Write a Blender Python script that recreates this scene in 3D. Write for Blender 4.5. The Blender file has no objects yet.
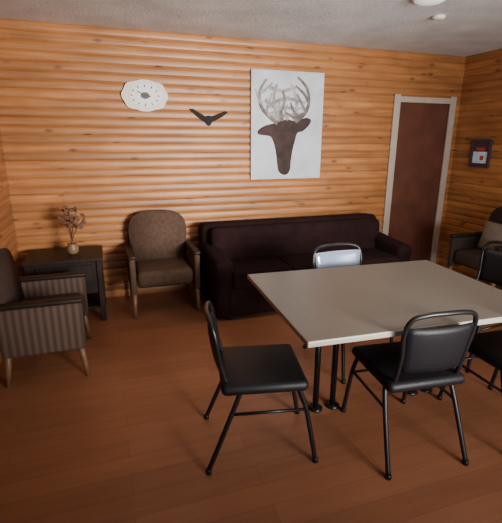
import bpy, bmesh, math, random
from mathutils import Vector, Matrix, Euler
random.seed(4)
C=bpy.context.scene.collection
# ---------------------------------------------------------------- materials
def mat(name,col,rough=.6,metal=0.,noise=0.,nscale=8.,bump=0.,bscale=60.,spec=.5,coat=0.):
    m=bpy.data.materials.new(name);m.use_nodes=True
    nt=m.node_tree;b=nt.nodes['Principled BSDF']
    b.inputs['Base Color'].default_value=(*col,1);b.inputs['Roughness'].default_value=rough
    b.inputs['Metallic'].default_value=metal;b.inputs['Specular IOR Level'].default_value=spec
    b.inputs['Coat Weight'].default_value=coat
    tc=nt.nodes.new('ShaderNodeTexCoord')
    if noise>0:
        n=nt.nodes.new('ShaderNodeTexNoise');n.inputs['Scale'].default_value=nscale;n.inputs['Detail'].default_value=4
        nt.links.new(tc.outputs['Object'],n.inputs['Vector'])
        r=nt.nodes.new('ShaderNodeValToRGB')
        r.color_ramp.elements[0].position=.3;r.color_ramp.elements[1].position=.7
        r.color_ramp.elements[0].color=(*[c*(1-noise) for c in col],1)
        r.color_ramp.elements[1].color=(*[min(1,c*(1+noise)) for c in col],1)
        nt.links.new(n.outputs['Fac'],r.inputs['Fac']);nt.links.new(r.outputs['Color'],b.inputs['Base Color'])
    if bump>0:
        n=nt.nodes.new('ShaderNodeTexNoise');n.inputs['Scale'].default_value=bscale;n.inputs['Detail'].default_value=3
        nt.links.new(tc.outputs['Object'],n.inputs['Vector'])
        bp=nt.nodes.new('ShaderNodeBump');bp.inputs['Strength'].default_value=bump;bp.inputs['Distance'].default_value=.01
        nt.links.new(n.outputs['Fac'],bp.inputs['Height']);nt.links.new(bp.outputs['Normal'],b.inputs['Normal'])
    return m
BH=.078
def wood_siding():
    m=bpy.data.materials.new('pine_siding');m.use_nodes=True;nt=m.node_tree;b=nt.nodes['Principled BSDF']
    N=nt.nodes.new;L=nt.links.new
    tc=N('ShaderNodeTexCoord');s=N('ShaderNodeSeparateXYZ');L(tc.outputs['Object'],s.inputs[0])
    def mth(op,a,bb=None,v=None):
        n=N('ShaderNodeMath');n.operation=op;L(a,n.inputs[0])
        if bb is not None:L(bb,n.inputs[1])
        if v is not None:n.inputs[1].default_value=v
        return n.outputs[0]
    ln=mth('ADD',s.outputs[0],s.outputs[1])
    bi=mth('FLOOR',mth('DIVIDE',s.outputs[2],v=BH))
    wn=N('ShaderNodeTexWhiteNoise');wn.noise_dimensions='1D';L(bi,wn.inputs['W'])
    off=mth('MULTIPLY',wn.outputs['Value'],v=37.)
    l2=mth('ADD',ln,off)
    cb=N('ShaderNodeCombineXYZ');L(mth('MULTIPLY',l2,v=1.3),cb.inputs[0]);L(mth('MULTIPLY',s.outputs[2],v=22.),cb.inputs[2])
    n1=N('ShaderNodeTexNoise');n1.inputs['Scale'].default_value=1.4;n1.inputs['Detail'].default_value=3;n1.inputs['Distortion'].default_value=.4;L(cb.outputs[0],n1.inputs['Vector'])
    r=N('ShaderNodeValToRGB');e=r.color_ramp.elements
    e[0].position=.25;e[0].color=(.285,.102,.029,1);e[1].position=.75;e[1].color=(.46,.205,.068,1)
    x=e.new(.5);x.color=(.385,.155,.047,1)
    L(n1.outputs['Fac'],r.inputs['Fac'])
    hs=N('ShaderNodeHueSaturation');L(r.outputs['Color'],hs.inputs['Color'])
    mr=N('ShaderNodeMapRange');mr.inputs[3].default_value=.8;mr.inputs[4].default_value=1.18;L(wn.outputs['Value'],mr.inputs[0])
    cb3=N('ShaderNodeCombineXYZ');L(mth('MULTIPLY',l2,v=1.6),cb3.inputs[0]);L(bi,cb3.inputs[2])
    n3=N('ShaderNodeTexNoise');n3.inputs['Scale'].default_value=1.;n3.inputs['Detail'].default_value=2;L(cb3.outputs[0],n3.inputs['Vector'])
    mr3=N('ShaderNodeMapRange');mr3.inputs[1].default_value=.3;mr3.inputs[2].default_value=.7;mr3.inputs[3].default_value=.78;mr3.inputs[4].default_value=1.2;L(n3.outputs['Fac'],mr3.inputs[0])
    L(mth('MULTIPLY',mr.outputs[0],mr3.outputs[0]),hs.inputs['Value'])
    cb2=N('ShaderNodeCombineXYZ');L(mth('MULTIPLY',l2,v=3.6),cb2.inputs[0]);L(mth('MULTIPLY',s.outputs[2],v=9.),cb2.inputs[2])
    vo=N('ShaderNodeTexVoronoi');vo.inputs['Scale'].default_value=1.;L(cb2.outputs[0],vo.inputs['Vector'])
    kr=N('ShaderNodeMapRange');kr.inputs[1].default_value=.06;kr.inputs[2].default_value=.19;kr.inputs[3].default_value=.8;kr.inputs[4].default_value=0.;L(vo.outputs['Distance'],kr.inputs[0])
    mx=N('ShaderNodeMix');mx.data_type='RGBA';L(kr.outputs[0],mx.inputs[0]);L(hs.outputs['Color'],mx.inputs[6]);mx.inputs[7].default_value=(.11,.030,.011,1)
    L(mx.outputs[2],b.inputs['Base Color'])
    b.inputs['Roughness'].default_value=.42
    return m
def floor_mat():
    m=bpy.data.materials.new('laminate_floor');m.use_nodes=True;nt=m.node_tree;b=nt.nodes['Principled BSDF']
    N=nt.nodes.new;L=nt.links.new
    tc=N('ShaderNodeTexCoord');br=N('ShaderNodeTexBrick');L(tc.outputs['Object'],br.inputs['Vector'])
    br.inputs['Scale'].default_value=1;br.inputs['Brick Width'].default_value=1.2;br.inputs['Row Height'].default_value=.13
    br.inputs['Mortar Size'].default_value=.0015;br.inputs['Color1'].default_value=(.27,.108,.052,1);br.inputs['Color2'].default_value=(.32,.130,.064,1)
    br.inputs['Mortar'].default_value=(.20,.075,.036,1)
    mp=N('ShaderNodeMapping');mp.inputs['Scale'].default_value=(1.5,14,1);L(tc.outputs['Object'],mp.inputs[0])
    n=N('ShaderNodeTexNoise');n.inputs['Scale'].default_value=1.5;n.inputs['Detail'].default_value=5;L(mp.outputs[0],n.inputs['Vector'])
    mr=N('ShaderNodeMapRange');mr.inputs[3].default_value=.75;mr.inputs[4].default_value=1.25;L(n.outputs['Fac'],mr.inputs[0])
    hs=N('ShaderNodeHueSaturation');L(br.outputs['Color'],hs.inputs['Color']);L(mr.outputs[0],hs.inputs['Value'])
    L(hs.outputs['Color'],b.inputs['Base Color']);b.inputs['Roughness'].default_value=.40
    return m
def stripes(name,c1,c2,freq,axis):
    m=bpy.data.materials.new(name);m.use_nodes=True;nt=m.node_tree;b=nt.nodes['Principled BSDF']
    N=nt.nodes.new;L=nt.links.new
    tc=N('ShaderNodeTexCoord');w=N('ShaderNodeTexWave');w.bands_direction=axis;w.inputs['Scale'].default_value=freq;w.inputs['Distortion'].default_value=.3
    L(tc.outputs['Object'],w.inputs['Vector'])
    r=N('ShaderNodeValToRGB');r.color_ramp.elements[0].position=.15;r.color_ramp.elements[1].position=.85
    r.color_ramp.elements[0].color=(*c1,1);r.color_ramp.elements[1].color=(*c2,1)
    L(w.outputs['Color'],r.inputs['Fac']);L(r.outputs['Color'],b.inputs['Base Color']);b.inputs['Roughness'].default_value=.9
    return m
M_wall=wood_siding();M_floor=floor_mat()
M_ceil=mat('textured_ceiling',(.62,.62,.60),.9,noise=.14,nscale=3,bump=.5,bscale=50)
M_trim=mat('painted_trim',(.46,.38,.30),.5,noise=.06)
M_door=mat('stained_door',(.115,.038,.022),.6,noise=.2,nscale=4,spec=.25)
M_top=mat('laminate_top',(.175,.152,.125),.36,noise=.05,nscale=30)
M_edge=mat('laminate_edge',(.36,.33,.28),.4)
M_blk=mat('black_metal',(.012,.011,.012),.35,metal=.3)
M_vin=mat('black_vinyl',(.007,.006,.008),.5,bump=.1,bscale=90,spec=.3)
M_sheen=mat('vinyl_painted_sheen',(.42,.52,.70),.22,metal=.5)  # black vinyl with its light reflection painted in as silver-blue colour
M_couch=mat('dark_couch_fabric',(.018,.008,.008),.95,noise=.2,nscale=12,bump=.2,bscale=200,spec=.12)
M_fabA=mat('brown_fabric',(.095,.056,.038),.9,noise=.2,nscale=30,bump=.2,bscale=200,spec=.2)
M_fabB=mat('dark_grey_brown_fabric',(.055,.034,.026),.9,noise=.2,nscale=30,bump=.2,bscale=200,spec=.2)
M_fabS=stripes('striped_fabric',(.062,.037,.027),(.115,.070,.050),7.,'Y')
M_fabD=mat('dark_brown_fabric',(.035,.019,.014),.9,noise=.2,nscale=30)
M_fabBeige=mat('grey_tan_fabric',(.20,.155,.12),.9,noise=.15)
M_leg=mat('light_wood',(.20,.11,.06),.45,noise=.2,nscale=15)
M_dk=mat('dark_wood',(.020,.011,.008),.5,noise=.3,nscale=10,spec=.3)
M_cream=mat('cream_enamel',(.66,.62,.54),.5,noise=.1,nscale=20)
M_face=mat('clock_face',(.74,.72,.66),.5)
M_ink=mat('dark_ink',(.03,.02,.018),.5)
M_bird=mat('blackened_metal',(.012,.010,.010),.7,metal=.0,spec=.2)
M_canvas=mat('canvas_white',(.55,.58,.62),.8,noise=.15,nscale=5)
M_deer=mat('deer_brown',(.038,.018,.015),.8,noise=.5,nscale=11)
M_antler=mat('antler_brown',(.30,.275,.27),.8,noise=.4,nscale=14)
M_antler2=mat('antler_shade',(.17,.14,.13),.8,noise=.5,nscale=14)
M_pot=mat('brown_ceramic',(.22,.13,.07),.45,noise=.1)
M_leaf=mat('dried_leaf',(.13,.055,.025),.7,noise=.3,nscale=20)
M_framew=mat('white_plastic',(.62,.64,.66),.4)
M_framed=mat('dark_frame',(.06,.04,.05),.4)
M_blue=mat('print_blue_white',(.66,.78,1.0),.5,noise=.15,nscale=25)
M_red=mat('print_red',(.45,.06,.04),.5)
M_glow=bpy.data.materials.new('lamp_glass');M_glow.use_nodes=True
_b=M_glow.node_tree.nodes['Principled BSDF'];_b.inputs['Base Color'].default_value=(.8,.8,.78,1);_b.inputs['Emission Color'].default_value=(1,.95,.85,1);_b.inputs['Emission Strength'].default_value=.5
# ---------------------------------------------------------------- helpers
def obj(name,bm,mats,parent=None,smooth=False,auto=None):
    me=bpy.data.meshes.new(name);bmesh.ops.recalc_face_normals(bm,faces=bm.faces[:]);bm.to_mesh(me);bm.free()
    for m in (mats if isinstance(mats,list) else [mats]):me.materials.append(m)
    if smooth:
        for p in me.polygons:p.use_smooth=True
    o=bpy.data.objects.new(name,me);C.objects.link(o)
    if parent:o.parent=parent
    return o
def empty(name,loc,rotz,label,cat,group=None):
    e=bpy.data.objects.new(name,None);e.empty_display_size=.1;C.objects.link(e)
    e.location=loc;e.rotation_euler=(0,0,rotz);e["label"]=label;e["category"]=cat
    if group:e["group"]=group
    return e
def bx(bm,c,s,bev=0,seg=3,rot=None,mi=0):
    M=Matrix.Translation(c)@(rot.to_matrix().to_4x4() if rot else Matrix())@Matrix.Diagonal((*s,1))
    n0=set(bm.faces)
    r=bmesh.ops.create_cube(bm,size=1,matrix=M);vs=r['verts']
    if bev>0:
        es=list({e for v in vs for e in v.link_edges})
        bmesh.ops.bevel(bm,geom=es,offset=bev,segments=seg,profile=.5,affect='EDGES')
    for f in bm.faces:
        if f not in n0:f.material_index=mi
def spline(P,n=8):
    P=[Vector(p) for p in P]
    if len(P)<3:return P
    out=[]
    for i in range(len(P)-1):
        p0=P[max(i-1,0)];p1=P[i];p2=P[i+1];p3=P[min(i+2,len(P)-1)]
        for k in range(n):
            t=k/n
            out.append(.5*((2*p1)+(-p0+p2)*t+(2*p0-5*p1+4*p2-p3)*t*t+(-p0+3*p1-3*p2+p3)*t**3))
    out.append(P[-1]);return out
def tube(bm,P,r,seg=10,r2=None,sm=True,mi=0):
    P=spline(P) if sm else [Vector(p) for p in P]
    rings=[];n=len(P);up=None
    for i,p in enumerate(P):
        t=(P[min(i+1,n-1)]-P[max(i-1,0)]).normalized()
        if up is None:
            up=Vector((0,0,1)) if abs(t.z)<.9 else Vector((1,0,0))
        a=(up-t*up.dot(t)).normalized();b=t.cross(a);up=a
        rr=r if r2 is None else r+(r2-r)*i/(n-1)
        rings.append([bm.verts.new(p+a*rr*math.cos(2*math.pi*k/seg)+b*rr*math.sin(2*math.pi*k/seg)) for k in range(seg)])
    fs=[]
    for i in range(n-1):
        for k in range(seg):
            fs.append(bm.faces.new((rings[i][k],rings[i][(k+1)%seg],rings[i+1][(k+1)%seg],rings[i+1][k])))
    fs.append(bm.faces.new(rings[0]));fs.append(bm.faces.new(rings[-1]))
    for f in fs:f.material_index=mi;f.smooth=True
def prism(bm,pts,d,M,mi=0):
    a=[bm.verts.new(M@Vector((x,y,0))) for x,y in pts];b=[bm.verts.new(M@Vector((x,y,d))) for x,y in pts]
    n=len(pts);fs=[bm.faces.new(a),bm.faces.new(b)]
    for i in range(n):fs.append(bm.faces.new((a[i],a[(i+1)%n],b[(i+1)%n],b[i])))
    for f in fs:f.material_index=mi
def lathe(bm,prof,seg=24,c=(0,0,0),mi=0):
    R=[]
    for r,z in prof:
        R.append([bm.verts.new((c[0]+r*math.cos(2*math.pi*k/seg),c[1]+r*math.sin(2*math.pi*k/seg),c[2]+z)) for k in range(seg)])
    for i in range(len(R)-1):
        for k in range(seg):
            f=bm.faces.new((R[i][k],R[i][(k+1)%seg],R[i+1][(k+1)%seg],R[i+1][k]));f.smooth=True;f.material_index=mi
    for q in (R[0],R[-1]):
        f=bm.faces.new(q);f.material_index=mi
def clone(root,loc,rotz,label=None):
    r=root.copy();C.objects.link(r);r.location=loc;r.rotation_euler=(0,0,rotz)
    if label:r["label"]=label
    for ch in [c for c in root.children]:
        k=ch.copy();C.objects.link(k);k.parent=r;k.matrix_parent_inverse=ch.matrix_parent_inverse.copy()
    return r
# ---------------------------------------------------------------- room
X0,X1,YF,H=-.84,4.20,-6.2,2.57
def siding(name,p0,dirv,nrm,rects):
    bm=bmesh.new();nb=math.ceil(H/BH);K=6;n=Vector(nrm);d=Vector(dirv);o=Vector(p0)
    for (a,b,z0,z1) in rects:
        zs=[]
        for i in range(nb):
            for k in range(K):
                t=k/K;z=(i+t)*BH
                if z0<=z<=z1:zs.append((z,.009*(1-abs(2*t-1)**2.8) if k else -.003))
        zs=[(z0,.0)]+[q for q in zs if q[0]>z0]+[(z1,.0)]
        prev=None
        for z,q in zs:
            v=(bm.verts.new(o+d*a+n*(q-.009)+Vector((0,0,z))),bm.verts.new(o+d*b+n*(q-.009)+Vector((0,0,z))))
            if prev:
                bm.faces.new((prev[0],prev[1],v[1],v[0]))
            prev=v
        A=[o+d*a-n*.1,o+d*b-n*.1]
        q=[bm.verts.new(A[0]+Vector((0,0,z0))),bm.verts.new(A[1]+Vector((0,0,z0))),bm.verts.new(A[1]+Vector((0,0,z1))),bm.verts.new(A[0]+Vector((0,0,z1)))]
        bm.faces.new(q)
    me=bpy.data.meshes.new(name);bm.to_mesh(me);bm.free();me.materials.append(M_wall)
    ob=bpy.data.objects.new(name,me);C.objects.link(ob);ob["kind"]="structure";return ob
DX0,DX1,DH=3.30,4.06,2.03
siding('wall_back',(0,0,0),(1,0,0),(0,-1,0),[(X0-.05,DX0,0,H),(DX0,DX1,DH,H),(DX1,X1+.05,0,H)])
siding('wall_left',(X0,0,0),(0,1,0),(1,0,0),[(YF,.05,0,H)])
siding('wall_right',(X1,0,0),(0,1,0),(-1,0,0),[(YF,.05,0,H)])
bm=bmesh.new();bx(bm,((X0+X1)/2,YF/2,-.05),(X1-X0+.3,-YF+.3,.1));o=obj('floor',bm,M_floor);o["kind"]="structure"
bm=bmesh.new();bx(bm,((X0+X1)/2,YF/2,H+.05),(X1-X0+.3,-YF+.3,.1));o=obj('ceiling',bm,M_ceil);o["kind"]="structure"
bm=bmesh.new();bx(bm,((DX0+DX1)/2,.03,DH/2),(DX1-DX0,.04,DH),.003);o=obj('door_1',bm,M_door);o["kind"]="structure"
bm=bmesh.new()
w=.085
bx(bm,(DX0-w/2+.02,-.013,(DH+w)/2),(w,.026,DH+w),.005)
bx(bm,(DX1+w/2-.02,-.013,(DH+w)/2),(w,.026,DH+w),.005)
bx(bm,((DX0+DX1)/2,-.014,DH+w/2-.01),(DX1-DX0+.04,.026,w-.02),.005)
o=obj('trim_1',bm,M_trim);o["kind"]="structure"
# ---------------------------------------------------------------- dining chairs (local: faces +y)
def tilt(y0,z0,z):return y0-(z-z0)*.15
def dining_chair(name,loc,rz,label):
    R=empty(name,loc,rz,label,'chair','padded metal chairs around the table')
    bm=bmesh.new();bx(bm,(0,0.0,.445),(.43,.43,.06),.028,4);
    s=obj('seat',bm,M_vin,R,True)
    bm=bmesh.new()
    nx,nz=10,8;g=[]
    for side in (0,1):
        G=[]
        for j in range(nz+1):
            z=.53+.245*j/nz;row=[]
            wd=.155+.02*j/nz
            for i in range(nx+1):
                u=-1+2*i/nx;v=-1+2*j/nz
                x=u*wd;dome=(1-abs(u)**4)*(1-abs(v)**4)
                y=tilt(-.19,.45,z)-.022*(1-u*u)
                y+= (-.007-.008*dome) if side==0 else (.007+.013*dome)
                row.append(bm.verts.new((x,y,z)))
            G.append(row)
        g.append(G)
    for G in g:
        for j in range(nz):
            for i in range(nx):bm.faces.new((G[j][i],G[j][i+1],G[j+1][i+1],G[j+1][i]))
    A,B=g
    for i in range(nx):
        bm.faces.new((A[0][i],A[0][i+1],B[0][i+1],B[0][i]));bm.faces.new((A[nz][i],A[nz][i+1],B[nz][i+1],B[nz][i]))
    for j in range(nz):
        bm.faces.new((A[j][0],A[j+1][0],B[j+1][0],B[j][0]));bm.faces.new((A[j][nx],A[j+1][nx],B[j+1][nx],B[j][nx]))
    obj('backrest',bm,M_vin,R,True)
    bm=bmesh.new()
    P=[(-.175,-.17,.42),(-.172,tilt(-.19,.45,.6),.6),(-.185,tilt(-.19,.45,.74),.74),(-.165,tilt(-.19,.45,.82)-.006,.82),(-.10,tilt(-.19,.45,.845)-.016,.845),(0,tilt(-.19,.45,.85)-.022,.85)]
    P=P+[(-x,y,z) for x,y,z in P[-2::-1]]
    tube(bm,P,.012);obj('back_frame',bm,M_blk,R)
    for sx in (-1,1):
        for fr in (0,1):
            bm=bmesh.new()
            if fr: P=[(sx*.185,.17,.425),(sx*.195,.21,.3),(sx*.205,.265,.012)]
            else: P=[(sx*.185,-.12,.425),(sx*.20,-.17,.3),(sx*.22,-.285,.012)]
            tube(bm,P,.0125);lathe(bm,[(.016,0),(.016,.02),(.013,.025)],12,(P[-1][0],P[-1][1],0))
            obj('leg',bm,M_blk,R)
    for sx in (-1,1):
        bm=bmesh.new();tube(bm,[(sx*.197,-.168,.31),(sx*.195,.206,.31)],.008,8,sm=False);obj('side_stretcher',bm,M_blk,R)
    bm=bmesh.new();tube(bm,[(-.198,.21,.30),(.198,.21,.30)],.008,8,sm=False);obj('front_stretcher',bm,M_blk,R)
    return R
ch2=dining_chair('dining_chair',(1.445,-2.76,0),-.10,'black padded metal chair tucked under the long side of the table')
ch1=clone(ch2,(.69,-2.55,0),-math.pi/2-.20,'black padded metal chair seen from the side at the table end')
ch5=clone(ch2,(2.12,-2.83,0),-.03,'black padded metal chair beside another along the table side')
ch4=clone(ch2,(2.60,-2.12,0),math.pi/2+.1,'black padded metal chair at the far end of the table')
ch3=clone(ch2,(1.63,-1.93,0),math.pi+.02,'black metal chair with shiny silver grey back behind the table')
for c in ch3.children:  # same black chair; the reflection on its back is painted by colour
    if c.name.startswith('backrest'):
        c.data=c.data.copy();c.data.materials[0]=M_sheen;c["label"]="black back pad with reflected light painted on in silver grey"
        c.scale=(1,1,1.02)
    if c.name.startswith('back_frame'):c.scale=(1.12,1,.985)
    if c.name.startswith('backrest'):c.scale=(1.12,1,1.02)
for c in ch1.children:
    if c.name.startswith('back'):
        c.scale=(.92,1,.90);c.location=(0,0,.02)
# ---------------------------------------------------------------- table
T=empty('dining_table',(1.516,-2.417,0),-.052,'rectangular grey laminate dining table on dark metal posts','table')
bm=bmesh.new();bx(bm,(0,0,.725),(1.40,1.03,.03),.006,2)
for f in bm.faces:
    f.material_index=0 if f.calc_center_median().z>.7395 else 1
obj('table_top',bm,[M_top,M_edge],T)
bm=bmesh.new();bx(bm,(0,0,.69),(1.0,.5,.035),.004,1);obj('under_frame',bm,M_blk,T)
for sx in (-.40,-.285,.285,.40):
    bm=bmesh.new();tube(bm,[(sx,0,.01),(sx,0,.68)],.018,12,sm=False);lathe(bm,[(.045,0),(.045,.008),(.022,.02)],16,(sx,0,0));obj('leg',bm,M_blk,T)
# ---------------------------------------------------------------- couch
S=empty('couch',(1.885,-.56,0),0,'long dark brown upholstered couch against the wood wall','couch')
bm=bmesh.new();bx(bm,(0,-.02,.18),(1.84,.80,.28),.03);obj('base',bm,M_couch,S,True)
bm=bmesh.new();bx(bm,(-.0,.29,.47),(2.04,.26,.64),.06,6,Euler((-.1,0,0)));bx(bm,(-.0,.12,.59),(1.92,.20,.36),.06,6,Euler((-.14,0,0)));obj('backrest',bm,M_couch,S,True)
for sx in (-1,1):
    bm=bmesh.new();bx(bm,(sx*.955,-.02,.32),(.17,.78,.56),.05,5,Euler((.07,0,0)));obj('armrest',bm,M_couch,S,True)
for i in range(3):
    bm=bmesh.new();bx(bm,((i-1)*.59,-.13,.385),(.59,.60,.16),.03,5);obj('seat_cushion',bm,M_couch,S,True)
for sx in (-1,1):
    for sy in (-1,1):
        bm=bmesh.new();lathe(bm,[(.02,0),(.03,.06)],12,(sx*.90,-.02+sy*.34,0));obj('foot',bm,M_dk,S)
# ---------------------------------------------------------------- armchairs (local: faces -y)
def armchair(loc,rz,label,fab,side,seatm,dz=0.):
    R=empty('armchair',loc,rz,label,'armchair')
    bm=bmesh.new();bx(bm,(0,-.02,.36),(.52,.50,.16),.05,5);obj('seat',bm,seatm,R,True)
    bm=bmesh.new();pts=[]
    for i in range(25):
        a=math.pi*i/24;ca,sa=math.cos(a),math.sin(a)
        pts.append((.285*math.copysign(abs(ca)**.62,ca),.70-dz+.22*abs(sa)**.75))
    pts+=[(-.25,.36),(.25,.36)]
    Mx=Matrix.Translation((0,.20,0))@Matrix.Rotation(-.12,4,'X')@Matrix.Rotation(math.pi/2,4,'X')
    prism(bm,pts,.09,Mx)
    bmesh.ops.bevel(bm,geom=[e for e in bm.edges if len(e.link_faces)==2 and e.calc_face_angle(0)>1.2],offset=.028,segments=4,affect='EDGES')
    obj('backrest',bm,fab,R,True)
    for sx in (-1,1):
        bm=bmesh.new();bx(bm,(sx*.295,-.02,.40-dz*.3),(.055,.52,.34),.02,3);obj('side_panel',bm,side,R,True)
        bm=bmesh.new();bx(bm,(sx*.295,-.02,.585-dz*.3),(.07,.54,.035),.015,3);obj('armrest',bm,M_dk,R,True)
        for sy in (-1,1):
            bm=bmesh.new();tube(bm,[(sx*.29,-.02+sy*.22,.26),(sx*.30,-.02+sy*.25,.0)],.024,10,.015,False);obj('leg',bm,M_leg,R)
    return R
armchair((.46,-.37,0),0,'brown upholstered armchair with rounded back beside the couch',M_fabA,M_fabA,M_fabA)
armchair((-.50,-1.24,0),math.pi/2,'armchair with striped fabric sides and wooden legs by the wall',M_fabB,M_fabS,M_fabB,.06)
armchair((3.88,-1.07,0),-math.pi/2,'dark brown armchair against the side wall near the door',M_fabD,M_fabD,M_fabD)
# pillow on it
bm=bmesh.new();n=10;G=[[],[]]
for s in (0,1):
    for j in range(n+1):
        row=[]
        for i in range(n+1):
            u=-1+2*i/n;v=-1+2*j/n
            d=.012+.055*((1-u*u)*(1-v*v))**.5
            pin=1-.06*(1-abs(u*v))
            row.append(bm.verts.new(((d if s else -d),u*.19*pin,v*.16*pin)))
        G[s].append(row)
for s in (0,1):
    for j in range(n):
        for i in range(n):bm.faces.new((G[s][j][i],G[s][j][i+1],G[s][j+1][i+1],G[s][j+1][i]))
for i in range(n):
    for j in (0,n):bm.faces.new((G[0][j][i],G[0][j][i+1],G[1][j][i+1],G[1][j][i]))
    for j in (0,n):bm.faces.new((G[0][i][j],G[0][i+1][j],G[1][i+1][j],G[1][i][j]))
o=obj('throw_pillow',bm,M_fabBeige,None,True);o.location=(3.92,-1.06,.602);o.rotation_euler=(0,.22,0)
o["label"]="grey tan throw pillow leaning on the dark armchair";o["category"]="pillow"
# ---------------------------------------------------------------- side table + plant
E=empty('side_table',(-.40,-.36,0),0,'dark wooden side table between two armchairs','side table')
bm=bmesh.new();bx(bm,(0,0,.585),(.64,.50,.03),.006,2);obj('table_top',bm,M_dk,E)
bm=bmesh.new();bx(bm,(0,0,.42),(.58,.44,.30),.004,1);obj('apron',bm,M_dk,E)
bm=bmesh.new();bx(bm,(0,0,.13),(.56,.42,.02),.004,1);obj('shelf',bm,M_dk,E)
bm=bmesh.new();bx(bm,(0,-.225,.46),(.46,.015,.16),.004,1);dr=obj('drawer',bm,M_dk,E)
bm=bmesh.new();lathe(bm,[(.006,0),(.006,.012),(.014,.018),(.01,.028)],12)
k=obj('knob',bm,M_leg,dr);k.rotation_euler=(math.pi/2,0,0);k.location=(0,-.232,.46)
for sx in (-1,1):
    for sy in (-1,1):
        bm=bmesh.new();bx(bm,(sx*.285,sy*.215,.285),(.045,.045,.57),.004,1);obj('leg',bm,M_dk,E)
Pn=empty('potted_dried_plant',(-.33,-.38,.60),0,'small brown pot with dried brown leafy sprigs on side table','plant')
bm=bmesh.new();lathe(bm,[(.033,0),(.05,.02),(.053,.06),(.038,.085),(.042,.095),(.03,.09)],20);obj('pot',bm,M_pot,Pn)
bm=bmesh.new()
tips=[(-.07,0,.34),(-.04,.03,.40),(.0,0,.43),(.06,.02,.38),(.13,-.01,.33),(.04,-.05,.31)]
for t in tips:
    tube(bm,[(0,0,.08),(t[0]*.25,t[1]*.3,t[2]*.6),t],.004,6)
obj('stems',bm,M_leaf,Pn)
bm=bmesh.new()
for t in tips:
    for k in range(8):
        a=random.uniform(0,6.28);f=random.uniform(.68,1.02);c=Vector((t[0]*(.3+.7*(f-.6)/.4),t[1]*f,t[2]*f));d=Vector((math.cos(a),.6*math.sin(a),random.uniform(.1,.9))).normalized()
        s=d.cross(Vector((0,1,.2))).normalized()*.018;L=.055
        bm.faces.new([bm.verts.new(c),bm.verts.new(c+d*L*.5+s),bm.verts.new(c+d*L),bm.verts.new(c+d*L*.5-s)])
lv=obj('leaves',bm,M_leaf,Pn)
# ---------------------------------------------------------------- wall clock
K=empty('wall_clock',(.425,-.002,2.0),0,'oval cream wall clock with dark centre on the wood wall','clock')
RX=Matrix.Rotation(math.pi/2,4,'X')
bm=bmesh.new();pts=[]
for i in range(64):
    a=2*math.pi*i/64;r=1+.03*math.cos(8*a)
    ca,sa=math.cos(a),math.sin(a)
    pts.append((.21*r*math.copysign(abs(ca)**.85,ca),.138*r*math.copysign(abs(sa)**.85,sa)))
prism(bm,pts,.03,RX)
bmesh.ops.bevel(bm,geom=[e for e in bm.edges if len(e.link_faces)==2 and e.calc_face_angle(0)>1.2],offset=.008,segments=2,affect='EDGES')
obj('clock_frame',bm,M_cream,K)
bm=bmesh.new();prism(bm,[(.15*math.cos(2*math.pi*i/48),.105*math.sin(2*math.pi*i/48)) for i in range(48)],.006,Matrix.Translation((0,-.030,0))@RX)
for i in range(12):
    a=math.pi*i/6;c=Vector((.125*math.sin(a),-.037,.085*math.cos(a)));bx(bm,c,(.010,.002,.022),rot=Euler((0,a,0)),mi=1)
obj('clock_face',bm,[M_face,M_ink],K)
bm=bmesh.new();prism(bm,[(.042*math.cos(2*math.pi*i/24),.03*math.sin(2*math.pi*i/24)) for i in range(24)],.003,Matrix.Translation((0,-.0365,0))@RX);obj('center_medallion',bm,M_ink,K)
for L,a,wd in ((.055,1.75,.012),(.085,-1.1,.008)):
    bm=bmesh.new();bx(bm,(math.sin(a)*L*.45,-.0415,math.cos(a)*L*.45),(wd,.002,L),rot=Euler((0,a,0)));obj('clock_hand',bm,M_ink,K)
# ---------------------------------------------------------------- bird ornament
bm=bmesh.new()
Mb=Matrix.Translation((1.045,-.004,1.80))@RX
prism(bm,[(-.20,.095),(-.16,.095),(-.08,.05),(-.01,.015),(.0,-.035),(-.05,-.025),(-.13,.03)],.012,Mb)
prism(bm,[(.20,.07),(.17,.08),(.09,.05),(.01,.02),(.0,-.035),(.05,-.02),(.14,.025)],.012,Mb)
prism(bm,[(-.04,.02),(-.01,.035),(.02,.03),(.035,.0),(.025,-.04),(.0,-.065),(-.025,-.05),(-.045,-.01)],.02,Mb)
o=obj('bird_wall_ornament',bm,M_bird);o["label"]="dark metal flying bird ornament mounted on the wood wall";o["category"]="wall ornament"
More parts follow.
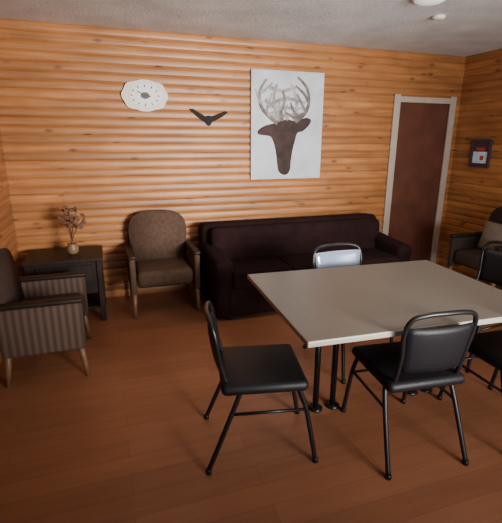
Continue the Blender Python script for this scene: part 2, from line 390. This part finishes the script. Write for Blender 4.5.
# ---------------------------------------------------------------- deer canvas
bm=bmesh.new()
cw,chh=.825,1.10;cx,cz=1.90,1.74
bx(bm,(cx,-.018,cz),(cw,.034,chh),.003,1)
Mc=Matrix.Translation((cx-cw/2,-.0352,cz+chh/2))@RX
def uv(pts,d,mi):
    P=spline([(u*cw,-v*chh,0) for u,v in pts]+[(pts[0][0]*cw,-pts[0][1]*chh,0)],4)[:-1]
    prism(bm,[(p.x,p.y) for p in P],d,Mc,mi)
uv([(.33,.47),(.26,.48),(.17,.50),(.09,.54),(.10,.575),(.19,.585),(.27,.60),(.32,.68),(.35,.78),(.365,.87),(.39,.93),(.45,.96),(.51,.955),(.55,.91),(.56,.82),(.58,.72),(.61,.63),(.64,.56),(.72,.54),(.81,.48),(.83,.435),(.77,.415),(.68,.43),(.59,.445),(.50,.435),(.40,.445)],.0012,1)
lay=[.0016]
def stroke(P,w0,w1,mi=2):
    lay[0]+=.00010
    P=spline([(x*cw,-y*chh,0) for x,y in P],6);n=len(P);a=[];b=[]
    for i,p in enumerate(P):
        t=(P[min(i+1,n-1)]-P[max(i-1,0)]).normalized();s=Vector((-t.y,t.x,0))*(w0+(w1-w0)*i/(n-1))
        a.append(p+s);b.append(p-s)
    for i in range(n-1):
        f=bm.faces.new([bm.verts.new(Mc@(q+Vector((0,0,lay[0])))) for q in (a[i],a[i+1],b[i+1],b[i])]);f.material_index=mi
for st in ([(.40,.45),(.33,.36),(.30,.24),(.34,.12)],[(.58,.44),(.62,.34),(.60,.22),(.54,.12)],[(.25,.42),(.45,.40),(.70,.38)],[(.20,.33),(.38,.26),(.55,.25),(.74,.28)],[(.24,.15),(.40,.18),(.60,.14)],[(.18,.26),(.30,.32),(.50,.33),(.74,.33)]):
    stroke(st,.022,.014,2)
for st in ([(.36,.47),(.24,.41),(.13,.32),(.11,.19),(.20,.08)],[(.60,.45),(.73,.38),(.79,.27),(.75,.14),(.62,.05)],[(.42,.45),(.40,.36),(.45,.27),(.42,.18)]):
    stroke(st,.024,.012,3)
for st in ([(.20,.37),(.24,.28),(.27,.20)],[(.14,.30),(.09,.24),(.05,.17)],[(.12,.20),(.19,.17),(.28,.11)],[(.30,.43),(.36,.36),(.38,.28)],
           [(.75,.36),(.68,.28),(.62,.20)],[(.78,.27),(.72,.2),(.60,.13)],[(.67,.42),(.58,.36),(.53,.28)],[(.50,.44),(.46,.36),(.49,.30)],[(.22,.40),(.40,.33),(.50,.22)],[(.72,.38),(.60,.42),(.47,.37)]):
    stroke(st,.019,.008,3 if st[0][0]>.6 else 2)
o=obj('canvas_picture',bm,[M_canvas,M_deer,M_antler,M_antler2]);o["label"]="white canvas picture of a brown deer head with antlers";o["category"]="picture"
# ---------------------------------------------------------------- small framed print on right wall
F=empty('picture_frame',(X1-.003,-.43,1.46),-math.pi/2,'small dark framed print in pale blue and red on side wall','picture')
bm=bmesh.new();wf,hf=.28,.32
for c,s in (((0,-.012,hf/2-.0125),(wf,.024,.025)),((0,-.012,-hf/2+.0125),(wf,.024,.025)),((-wf/2+.0125,-.012,0),(.025,.024,hf-.05)),((wf/2-.0125,-.012,0),(.025,.024,hf-.05))):bx(bm,c,s)
obj('frame',bm,M_framed,F)
bm=bmesh.new();bx(bm,(0,-.006,0),(wf-.05,.010,hf-.05),mi=0)
bx(bm,(.0,-.0115,-.045),(.20,.002,.13),mi=1);bx(bm,(.0,-.0127,.05),(.12,.002,.035),mi=2);bx(bm,(.03,-.0132,-.05),(.05,.002,.05),mi=2)
obj('print',bm,[M_framed,M_blue,M_red],F)
# ---------------------------------------------------------------- ceiling things
CL=empty('ceiling_light',(2.25,-1.66,H-.001),0,'round flush white ceiling light above the table','ceiling light')
bm=bmesh.new();lathe(bm,[(.12,0),(.125,-.015),(.115,-.022)],32);obj('light_base',bm,M_framew,CL)
bm=bmesh.new();lathe(bm,[(.11,-.015),(.105,-.028),(.08,-.04),(.04,-.047),(.005,-.049)],32);obj('light_shade',bm,M_glow,CL)
bm=bmesh.new();lathe(bm,[(.05,0),(.05,-.015),(.04,-.025),(.02,-.028)],24)
o=obj('smoke_detector',bm,M_face);o.location=(2.66,-1.28,H-.001);o["label"]="round white smoke detector on the textured ceiling";o["category"]="smoke detector"
# ---------------------------------------------------------------- lights
def area(name,loc,target,size,power,col,sy=None,spread=180):
    l=bpy.data.lights.new(name,'AREA');l.energy=power;l.color=col;l.size=size;l.spread=math.radians(spread)
    if sy:l.shape='RECTANGLE';l.size_y=sy
    o=bpy.data.objects.new(name,l);C.objects.link(o);o.location=loc
    o.rotation_euler=(Vector(target)-Vector(loc)).to_track_quat('-Z','Y').to_euler();return o
area('window_light',(2.3,-6.0,1.6),(.8,0,1.45),1.2,60,(1,.95,.90),1.0,58)
area('ceiling_fill_light',(1.8,-6.0,.9),(2.6,-1.8,2.57),2.0,52,(.95,.96,1),.8,95)  # added fill aimed upward to brighten the ceiling, not an actual window
area('overhead_light',(2.25,-1.66,2.44),(2.25,-1.66,0),.28,10,(1,.88,.72))
w_=bpy.data.worlds.new('room_world');bpy.context.scene.world=w_;w_.use_nodes=True
w_.node_tree.nodes['Background'].inputs[0].default_value=(1,.96,.92,1);w_.node_tree.nodes['Background'].inputs[1].default_value=.24
# ---------------------------------------------------------------- camera
f,pitch,yaw,roll=424.98,.2786,.3271,.0046
cp,sp=math.cos(pitch),math.sin(pitch)
fw=Vector((math.sin(yaw)*cp,math.cos(yaw)*cp,-sp));r=Vector((math.cos(yaw),-math.sin(yaw),0));u=r.cross(fw)
r2=r*math.cos(roll)+u*math.sin(roll);u2=-r*math.sin(roll)+u*math.cos(roll)
cam=bpy.data.cameras.new('camera');co=bpy.data.objects.new('camera',cam);C.objects.link(co)
M=Matrix((( r2.x,u2.x,-fw.x,0),(r2.y,u2.y,-fw.y,-4.4333),(r2.z,u2.z,-fw.z,1.6006),(0,0,0,1)))
co.matrix_world=M;cam.sensor_fit='VERTICAL';cam.sensor_height=24;cam.lens=24*f/523
bpy.context.scene.camera=co
